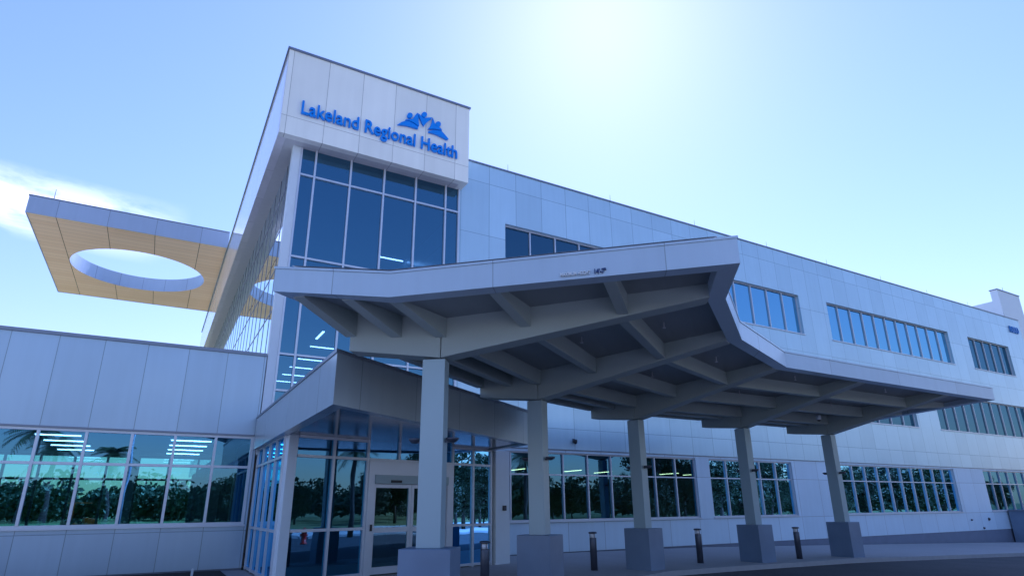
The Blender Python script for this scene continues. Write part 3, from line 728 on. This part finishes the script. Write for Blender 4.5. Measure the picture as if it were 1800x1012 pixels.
for i in (1, 2, 3, 4):
    for s in (.3*SOUT[i]+.35, 3.6):
        a = cpt(i, s); c = cpt(i+1, s); x, y = (a[0]+c[0])/2, (a[1]+c[1])/2; z = zsof(s)
        mb = MB(); mb.tube([(x,y,z+.01),(x,y,z-.12)], [.014,.014], 8); mb.tube([(x,y,z-.12),(x,y,z-.135)], [.035,.035], 10)
        cpart(mb, 'sprinkler_head', M['steel'])
# things that hang on the canopy
sc = thing('clearance_sign', (7.1-2.67*.787, 5.55+2.67*.617, 5.12), 'small metal clearance lettering on the near canopy fascia', 'sign')
e_u = Vector((.787,-.617,0)); e_n = Vector((-.617,-.787,0))
ux, uy = cpt(0, SOUT[0]-2.67); sc.location = (ux+e_n.x*.004, uy+e_n.y*.004, zbot(SOUT[0]-2.67,0)+.055)
sc.rotation_euler = (R(90), -.03, math.atan2(-.617,.787)); sc.rotation_mode = 'XYZ'
sub = D.objects.new('lettering', None)
D.objects.remove(sub)
writing('MAXIMUM HEIGHT', .085, .001, .012, M['letter'], sc, .46)
old = set(sc.children)
writing("14'-7\"", .105, .003, .012, M['darknavy'], sc, .19, 'numeral')
for ch in sc.children:
    ch.location.z = .015
    if ch not in old: ch.location.x = .51
names = ['nearest', 'second', 'middle', 'fourth', 'farthest']
ul = MB(); ul.lathe((.125,0,0), [(.02,-.05),(.06,-.045),(.11,.0),(.115,.03),(.10,.03),(.04,.0)], 20)
uml = ul.build('bowl', M['dark'], None, smooth=True); am = MB(); am.box(0,.08,-.03,.03,-.045,-.01); uma = am.build('bracket', M['dark'])
for i in range(1, NS-1):
    g = gdir(i); x, y = cpt(i, -.13)
    for sgn, side in ((1,'road'),(-1,'building')):
        px_, py_ = x+sgn*.206*g[0], y+sgn*.206*g[1]
        w_ = thing('wall_light', (px_,py_,2.86), f'small dark bowl uplight on the {side} side of the {names[i-1]} canopy column', 'wall light', 'uplights on the canopy columns', math.atan2(sgn*g[1], sgn*g[0]))
        for src in (uml, uma):
            c = src.copy(); COL.objects.link(c); c.parent = w_
D.objects.remove(uml); D.objects.remove(uma)
# cameras under the canopy
def dome_camera(loc, label):
    t_ = thing('security_camera', loc, label, 'camera')
    mb = MB(); mb.lathe((0,0,0), [(.07,-.16),(.085,-.14),(.085,-.02),(.07,0)], 16); mb.build('housing', M['white'], t_, smooth=True)
    mb = MB(); mb.lathe((0,0,0), [(.02,-.22),(.05,-.205),(.062,-.165)], 14); mb.build('lens', M['black'], t_, smooth=True)
dome_camera((6.3, 11.6, 4.95), 'small white camera under the canopy just past the nearest column')
dome_camera((21.0, 13.9, 4.85), 'small white camera under the canopy beside the farthest column')

# ------------------------------------------------------------------ bollards
bo = None
blab = ['dark bollard light just right of the nearest canopy column, before the white pier', 'dark bollard light between the second and middle canopy columns',
        'dark bollard light between the middle and fourth canopy columns', 'dark bollard light between the fourth and farthest canopy columns']
for k, (x, y) in enumerate(((6.62,12.8),(11.43,15.25),(15.62,15.2),(19.92,14.75))):
    if bo is None:
        o = bo = thing('bollard_light', (x,y,gz(x)), blab[k], 'bollard', 'bollard lights along the pavement')
        mb = MB(); mb.lathe((0,0,0), [(.10,-.05),(.10,.86),(.096,.87)], 24); mb.build('post', M['dark'], o, smooth=True)
        mb = MB(); mb.lathe((0,0,0), [(.07,.87),(.07,.985)], 20); mb.build('lens', M['lens'], o, smooth=True)
        mb = MB(); mb.lathe((0,0,0), [(.07,.985),(.122,.99),(.122,1.02),(.10,1.035),(.02,1.04)], 24); mb.build('cap', M['dark'], o, smooth=True)
        mb = MB()
        for a in range(3):
            an = a*2.094+.4; mb.tube([(.085*math.cos(an),.085*math.sin(an),.868),(.085*math.cos(an),.085*math.sin(an),.99)], [.008,.008], 6)
        mb.build('cage', M['dark'], o)
    else:
        o = copy_tree(bo); o.location = (x,y,gz(x)); o['label'] = blab[k]

# ------------------------------------------------------------------ small wall fittings
def on_pier(u, z): return (VO[0]+u*VU[0]-.12*VV[0], VO[1]+u*VU[1]-.12*VV[1], z)
t_ = thing('door_intercom', on_pier(7.68,1.71), 'small black intercom box on the white pier right of the glass entrance', 'intercom', None, R(15.5))
mb = MB(); mb.box(-.075,.075,-.05,-.002,-.08,.08); mb.build('case', M['black'], t_, bevel=.008)
mb = MB(); mb.box(-.04,.04,-.056,-.051,-.05,.03); mb.build('button_plate', M['dark'], t_)
t_ = thing('wall_camera', (15.26,YF,4.36), 'black dome camera on the facade between canopy and ground-floor windows', 'camera')
mb = MB(); mb.box(-.05,.05,-.05,0,-.05,.09); mb.build('bracket', M['dark'], t_)
mb = MB(); mb.lathe((0,-.13,-.02), [(.02,-.12),(.07,-.08),(.09,0),(.09,.06),(.05,.08)], 16); mb.build('dome', M['black'], t_, smooth=True)
for x, z, s, lab in ((46.72,.69,.05,'leftmost small dark fitting on the low white wall at far right'), (49.01,.70,.09,'largest dark round fitting on the low white wall at far right'), (48.08,.16,.06,'small dark fitting at the foot of the low white wall at far right')):
    t_ = thing('hose_connection', (x,YF+.05,z), lab, 'pipe fitting', 'dark fittings on the far right wall')
    mb = MB(); mb.tube([(0,0,0),(0,-.04,0)], [s*1.1,s*1.1], 16); mb.build('flange', M['dark'], t_, smooth=True)
    mb = MB(); mb.tube([(0,-.04,0),(0,-.09,0)], [s*.7,s*.7], 14); mb.build('cap', M['black'], t_, smooth=True)
t_ = thing('low_screen_wall', (52,20.6,gz(52)), 'low dark grey screen wall standing against the facade at far right edge', 'wall')
mb = MB(); mb.box(-.25,6.0,-.5,.75,-.3,2.0); mb.build('wall', M['pedestal'], t_, bevel=.01)
mb = MB(); mb.box(-.3,6.05,-.55,.76,2.0,2.08); mb.build('coping', M['coping'], t_)
mb = MB(); mb.tube([(.6,-.5,1.35),(.6,-.56,1.35)], [.09,.09], 14); mb.build('vent', M['black'], t_)
t_ = thing('marker_stake', (1.33,20.0,.03), 'short slim white stake in the dark planting bed below the wing windows', 'stake')
mb = MB(); mb.box(-.03,.03,-.012,.012,-.1,.17); mb.build('board', M['white'], t_)
mb = MB(); mb.hexa([(-.03,-.012,.17),(.03,-.012,.17),(.03,.012,.17),(-.03,.012,.17)], [(-.004,-.012,.2),(.004,-.012,.2),(.004,.012,.2),(-.004,.012,.2)]); mb.build('tip', M['white'], t_)

# ------------------------------------------------------------------ strip lights seen through the glass
def strip_light(loc, ln, label, group, along='X', m='strip', w=.09):
    t_ = thing('ceiling_light', loc, label, 'ceiling light', group)
    a, c = (ln/2, w/2) if along == 'X' else (w/2, ln/2)
    mb = MB(); mb.box(-a,a,-c,c,-.03,0); mb.build('diffuser', M[m], t_)
    mb = MB(); mb.box(-a-.02,a+.02,-c-.02,c+.02,0,.05); mb.build('housing', M['white'], t_)
ly = [22.8, 24.62, 26.6, 28.5, 30.5]
for y in ly: strip_light((-2.85,y,4.09), 1.22, 'white strip light of the left row on the ceiling inside the low left wing', 'left row of strip lights in the wing')
for y in (24.85, 26.87, 28.9, 30.95): strip_light((1.02,y,4.09), 1.28, 'white strip light of the right row on the ceiling inside the low left wing', 'right row of strip lights in the wing')
for y in (29.4, 32.3, 34.5, 36.7, 38.9): strip_light((6.3,y,9.18), 1.25, 'crosswise strip light on the second-storey ceiling inside the entrance tower', 'row of strip lights in the tower')
strip_light((5.62,27.2,9.18), 1.4, 'lone strip light set lengthwise on the second-storey ceiling inside the tower', None, 'Y')
strip_light((9.0,28.06,13.9), 1.25, 'single strip light behind the tallest pane of the entrance tower', None)
for x, y in ((24.85,35.1),(28.0,35.8),(34.25,35.7),(36.95,35.9),(43.9,35.4),(45.4,34.6),(47.2,35.0),(52.5,35.2),(55.6,35.2),(20.5,35.2)):
    strip_light((x,y,4.05), 2.0, 'warm strip light on the ceiling behind the ground-floor windows under the canopy', 'strip lights behind the ground-floor windows', 'Y', 'stripw')

# ------------------------------------------------------------------ vegetation
def tree_meshes(seed, h, rad, base=.16, clumps=95, per=75, leaf=.2):
    rn = random.Random(seed); tr = MB()
    lean = (rn.uniform(-.3,.3), rn.uniform(-.3,.3))
    tr.tube([(0,0,-.3),(lean[0]*.3,lean[1]*.3,h*.25),(lean[0],lean[1],h*.6),(lean[0]*1.2,lean[1]*1.2,h*.85)], [h*.028,h*.021,h*.012,h*.004], 9)
    for k in range(9):
        an = rn.uniform(0,6.28); z0 = h*rn.uniform(.28,.6); l = rad*rn.uniform(.55,.95)
        p0 = (lean[0]*z0/h*1.4, lean[1]*z0/h*1.4, z0)
        p1 = (p0[0]+math.cos(an)*l*.5, p0[1]+math.sin(an)*l*.5, z0+h*.10); p2 = (p0[0]+math.cos(an)*l, p0[1]+math.sin(an)*l, z0+h*rn.uniform(.14,.28))
        tr.tube([p0,p1,p2], [h*.011,h*.007,h*.002], 6)
    cr = MB()
    for c in range(clumps):
        th = rn.uniform(0,6.28); u = rn.uniform(-1,1); rr = rn.random()**.4
        cx = rad*rr*math.sqrt(1-u*u)*math.cos(th)*rn.uniform(.8,1.15); cy = rad*rr*math.sqrt(1-u*u)*math.sin(th)*rn.uniform(.8,1.15)
        cz = h*(base+(1-base)*.5) + u*rr*h*(1-base)*.5
        cs = rad*rn.uniform(.14,.27)
        for q in range(per):
            d = Vector((rn.gauss(0,1),rn.gauss(0,1),rn.gauss(0,.7))).normalized()*cs*rn.random()**.5
            a = Vector((rn.gauss(0,1),rn.gauss(0,1),rn.gauss(0,1))).normalized(); b_ = a.orthogonal().normalized()
            s1, s2 = leaf*rn.uniform(.6,1.2), leaf*rn.uniform(.35,.6)
            p = Vector((cx,cy,cz))+d
            cr.poly([p-a*s1, p-b_*s2, p+a*s1, p+b_*s2])
    return tr, cr
kinds = []
for sd_, h, rad in ((1,9.5,3.6),(2,8.0,3.3),(3,11.0,4.0)):
    tr, cr = tree_meshes(sd_, h, rad)
    kinds.append((tr.build('trunk', M['bark'], None, smooth=True), cr.build('crown', M['leaf'])))
rt_ = random.Random(11)
spots = []
for k in range(13): spots.append((12+k*6.8+rt_.uniform(-2.5,2.5), -48-rt_.uniform(0,22)))
for k in range(9): spots.append((52+k*4.2+rt_.uniform(-1,1), -11.5-k*1.6-rt_.uniform(0,4)))
for k in range(24): spots.append((72+k*5.2+rt_.uniform(-2,2), -14-k*.9-rt_.uniform(0,9)))
for k, (x, y) in enumerate(spots):
    t_ = thing('broadleaf_tree', (x,y,gz(x)-.2), 'leafy tree across the road, seen mirrored in the ground-floor windows', 'tree', 'trees across the road', rt_.uniform(0,6.28))
    s = rt_.uniform(.75,1.15); t_.scale = (s,s,s)
    for src in kinds[k % 3]:
        c = src.copy(); COL.objects.link(c); c.parent = t_
for a, c in kinds: D.objects.remove(a); D.objects.remove(c)
# palms
def palm(seed, h):
    rn = random.Random(seed); tr = MB()
    tr.tube([(0,0,-.3),(.05,0,h*.3),(.12,.04,h*.7),(.1,.06,h)], [.2,.16,.15,.13], 12)
    cr = MB()
    for k in range(38):
        an = k*2.4+rn.uniform(-.2,.2); el = rn.uniform(-.5,1.1); L = rn.uniform(1.5,2.1)
        pts = []
        for j in range(7):
            t = j/6; r = L*t*math.cos(el*(1-.3*t)); z = h + L*t*math.sin(el) - .75*t*t*L*.7
            pts.append(Vector((.1+r*math.cos(an), .06+r*math.sin(an), z)))
        sd = Vector((-math.sin(an), math.cos(an), 0))
        for j in range(1, 7):
            for q in range(3):
                p = pts[j-1].lerp(pts[j], q/3); d = (pts[j]-pts[j-1]).normalized()
                for sg_ in (1,-1):
                    ll = .5*(1-abs(j/6-.45)); tip = p + sd*sg_*ll + d*ll*.6 - Vector((0,0,.18))
                    cr.poly([p-d*.03, p+d*.05, tip])
    return tr, cr
tr, cr = palm(5, 6.2)
pk = (tr.build('trunk', M['bark'], None, smooth=True), cr.build('crown', M['palmleaf']))
pl = ['palm tree mirrored in the leftmost wing windows', 'palm tree mirrored beside the strip lights of the wing', 'palm tree with its trunk mirrored low in the wing windows', 'palm tree mirrored in the glass left of the entrance door', 'palm tree mirrored in the glass right of the entrance door']
for k, (x, y, s) in enumerate([(-7.88, -14.2, 1.25), (-7.59, -23.2, 1.15), (-2.82, -17.2, 1.0), (19.5, -6.2, 1.0), (29.77, -6.4, 1.1)]):
    t_ = thing('palm_tree', (x,y,gz(x)-.15), pl[k], 'palm tree', 'palm trees along the road', k*1.3); t_.scale = (s,s,s)
    for src in pk:
        c = src.copy(); COL.objects.link(c); c.parent = t_
for c in pk: D.objects.remove(c)
def woods(name, x0, x1, y0, y1, n, hmin, hmax, seed, nq=200):
    rn = random.Random(seed); b = MB()
    for k in range(n):
        x, y = rn.uniform(x0,x1), rn.uniform(y0,y1); h = rn.uniform(hmin,hmax); r = h*rn.uniform(.4,.55)
        for q in range(nq):
            d = Vector((rn.gauss(0,1),rn.gauss(0,1),rn.gauss(0,1))).normalized()*rn.random()**.4
            p = Vector((x+d.x*r, y+d.y*r, h*.52+d.z*h*.48-.2))
            a = Vector((rn.gauss(0,1),rn.gauss(0,1),rn.gauss(0,1))).normalized(); b_ = a.orthogonal().normalized()
            s = rn.uniform(.35,.7)
            b.poly([p-a*s, p-b_*s*.6, p+a*s, p+b_*s*.6])
    return tag(b.build(name, M['leaf']), 'dark far-off wood along the edge of the field', 'woods', kind='stuff')
woods('woods', -140, 260, -125, -80, 330, 5, 9.5, 3)
woods('woods', -30, 230, -78, -62, 260, 3, 6.5, 8)['label'] = 'dark bushy edge of the wood behind the trees across the road'
o = woods('woods', -150, 20, 132, 165, 260, 4, 7.6, 4, 300); o['label'] = 'far-off wood beyond the field behind the wing, seen through its windows'
def spiky(loc, label):
    t_ = thing('spiky_plant', loc, label, 'plant', 'spiky plants outside the rear windows')
    rn = random.Random(int(loc[0]*10)); b = MB()
    for k in range(34):
        an = rn.uniform(0,6.28); L = rn.uniform(.35,.6); el = rn.uniform(.1,1.3)
        p0 = Vector((0,0,.3)); d = Vector((math.cos(an)*math.cos(el), math.sin(an)*math.cos(el), math.sin(el)*.8)); s = Vector((-math.sin(an),math.cos(an),0))*.035
        p1 = p0+d*L*.6; p2 = p0+d*L-Vector((0,0,.1)); b.poly([p0-s*.4,p0+s*.4,p1+s,p2,p1-s])
    b.build('leaves', M['palmleaf'], t_)
    b = MB(); b.lathe((0,0,0), [(.1,-.25),(.09,.1),(.05,.32)], 10); b.build('stem', M['bark'], t_, smooth=True)
for x, lab in ((-.7,'dark spiky plant seen through the wing glass, left one of two'),(.9,'dark spiky plant seen through the wing glass, right one of two')): spiky((x,33.4,.55), lab)
b = MB(); b.box(-13,2.5,32.5,34.2,-.4,.5); tag(b.build('planting_bed', M['mulch']), kind='structure')

# orange machine in the field behind the wing
tx = thing('garden_tractor', (-5.0,67,-.17), 'small orange tractor with roll bar in the field behind the wing windows', 'tractor', None, R(20))
mb = MB(); mb.box(-.5,1.3,-.35,.35,.55,.72); mb.build('chassis', M['dark'], tx)
mb = MB(); mb.hexa([(.35,-.36,.72),(1.45,-.3,.72),(1.45,.3,.72),(.35,.36,.72)],[(.35,-.33,1.35),(1.35,-.24,1.18),(1.35,.24,1.18),(.35,.33,1.35)]); mb.build('hood', M['orange'], tx, bevel=.05)
mb = MB(); mb.box(-.55,.0,-.3,.3,.72,1.0); mb.box(-.62,-.5,-.3,.3,1.0,1.5); mb.build('seat', M['black'], tx, bevel=.04)
mb = MB(); mb.tube([(-.7,-.6,.7),(-.7,-.6,2.5),(-.7,.6,2.5),(-.7,.6,.7)], [.04]*4, 8); mb.build('roll_bar', M['orange'], tx)
mb = MB(); mb.box(-.9,.6,-.7,.7,2.52,2.58); mb.build('canopy', M['orange'], tx, bevel=.02)
mb = MB(); mb.tube([(.3,0,1.2),(.1,0,1.45)], [.02,.02], 6); mb.build('steering_column', M['dark'], tx)
for x, r, w in ((-.45,.62,.2),(1.1,.38,.14)):
    for s in (-1,1):
        mb = MB(); mb.tube([(x,s*.5,r),(x,s*(.5+w*1.4),r)], [r,r], 20); wh = mb.build('wheel', M['black'], tx)
        mb = MB(); mb.tube([(x,s*(.5+w*1.4),r),(x,s*(.52+w*1.4),r)], [r*.5,r*.5], 14); mb.build('rim', M['orange'], wh)
# hydrant across the road (mirrored left of the door)
hy = thing('fire_hydrant', ((17.7, 1.54)[0],(17.7, 1.54)[1],0), 'red fire hydrant mirrored low in the glass left of the entrance', 'hydrant')
mb = MB(); mb.lathe((0,0,0), [(.2,-.05),(.2,.04),(.13,.05),(.13,.5),(.16,.52),(.16,.56),(.13,.6),(.08,.68),(.03,.72)], 18); mb.build('barrel', M['red'], hy, smooth=True)
for an in (0, 2.094, 4.188):
    mb = MB(); mb.tube([(.1*math.cos(an),.1*math.sin(an),.4),(.2*math.cos(an),.2*math.sin(an),.4)], [.06,.06], 12); mb.build('outlet', M['red'], hy, smooth=True)
# lamp post behind the photographer, mirrored in the wing glass
lp = thing('street_lamp', ((-1.47, -7.2)[0],(-1.47, -7.2)[1],-.1), 'tall pale lamp post mirrored as a thin line in the wing windows', 'street lamp')
mb = MB(); mb.tube([(0,0,0),(0,0,8.2)], [.09,.055], 10); mb.build('pole', M['white'], lp, smooth=True)
mb = MB(); mb.lathe((0,0,0), [(.2,-.2),(.2,.5),(.12,.55)], 14); mb.build('base', M['kerb'], lp)
mb = MB(); mb.box(-.15,.75,-.14,.14,8.15,8.27); mb.build('lamp_head', M['dark'], lp, bevel=.02)

for o in list(SC.objects):
    if o.type == 'EMPTY' and not o.children and o is not None:
        pass
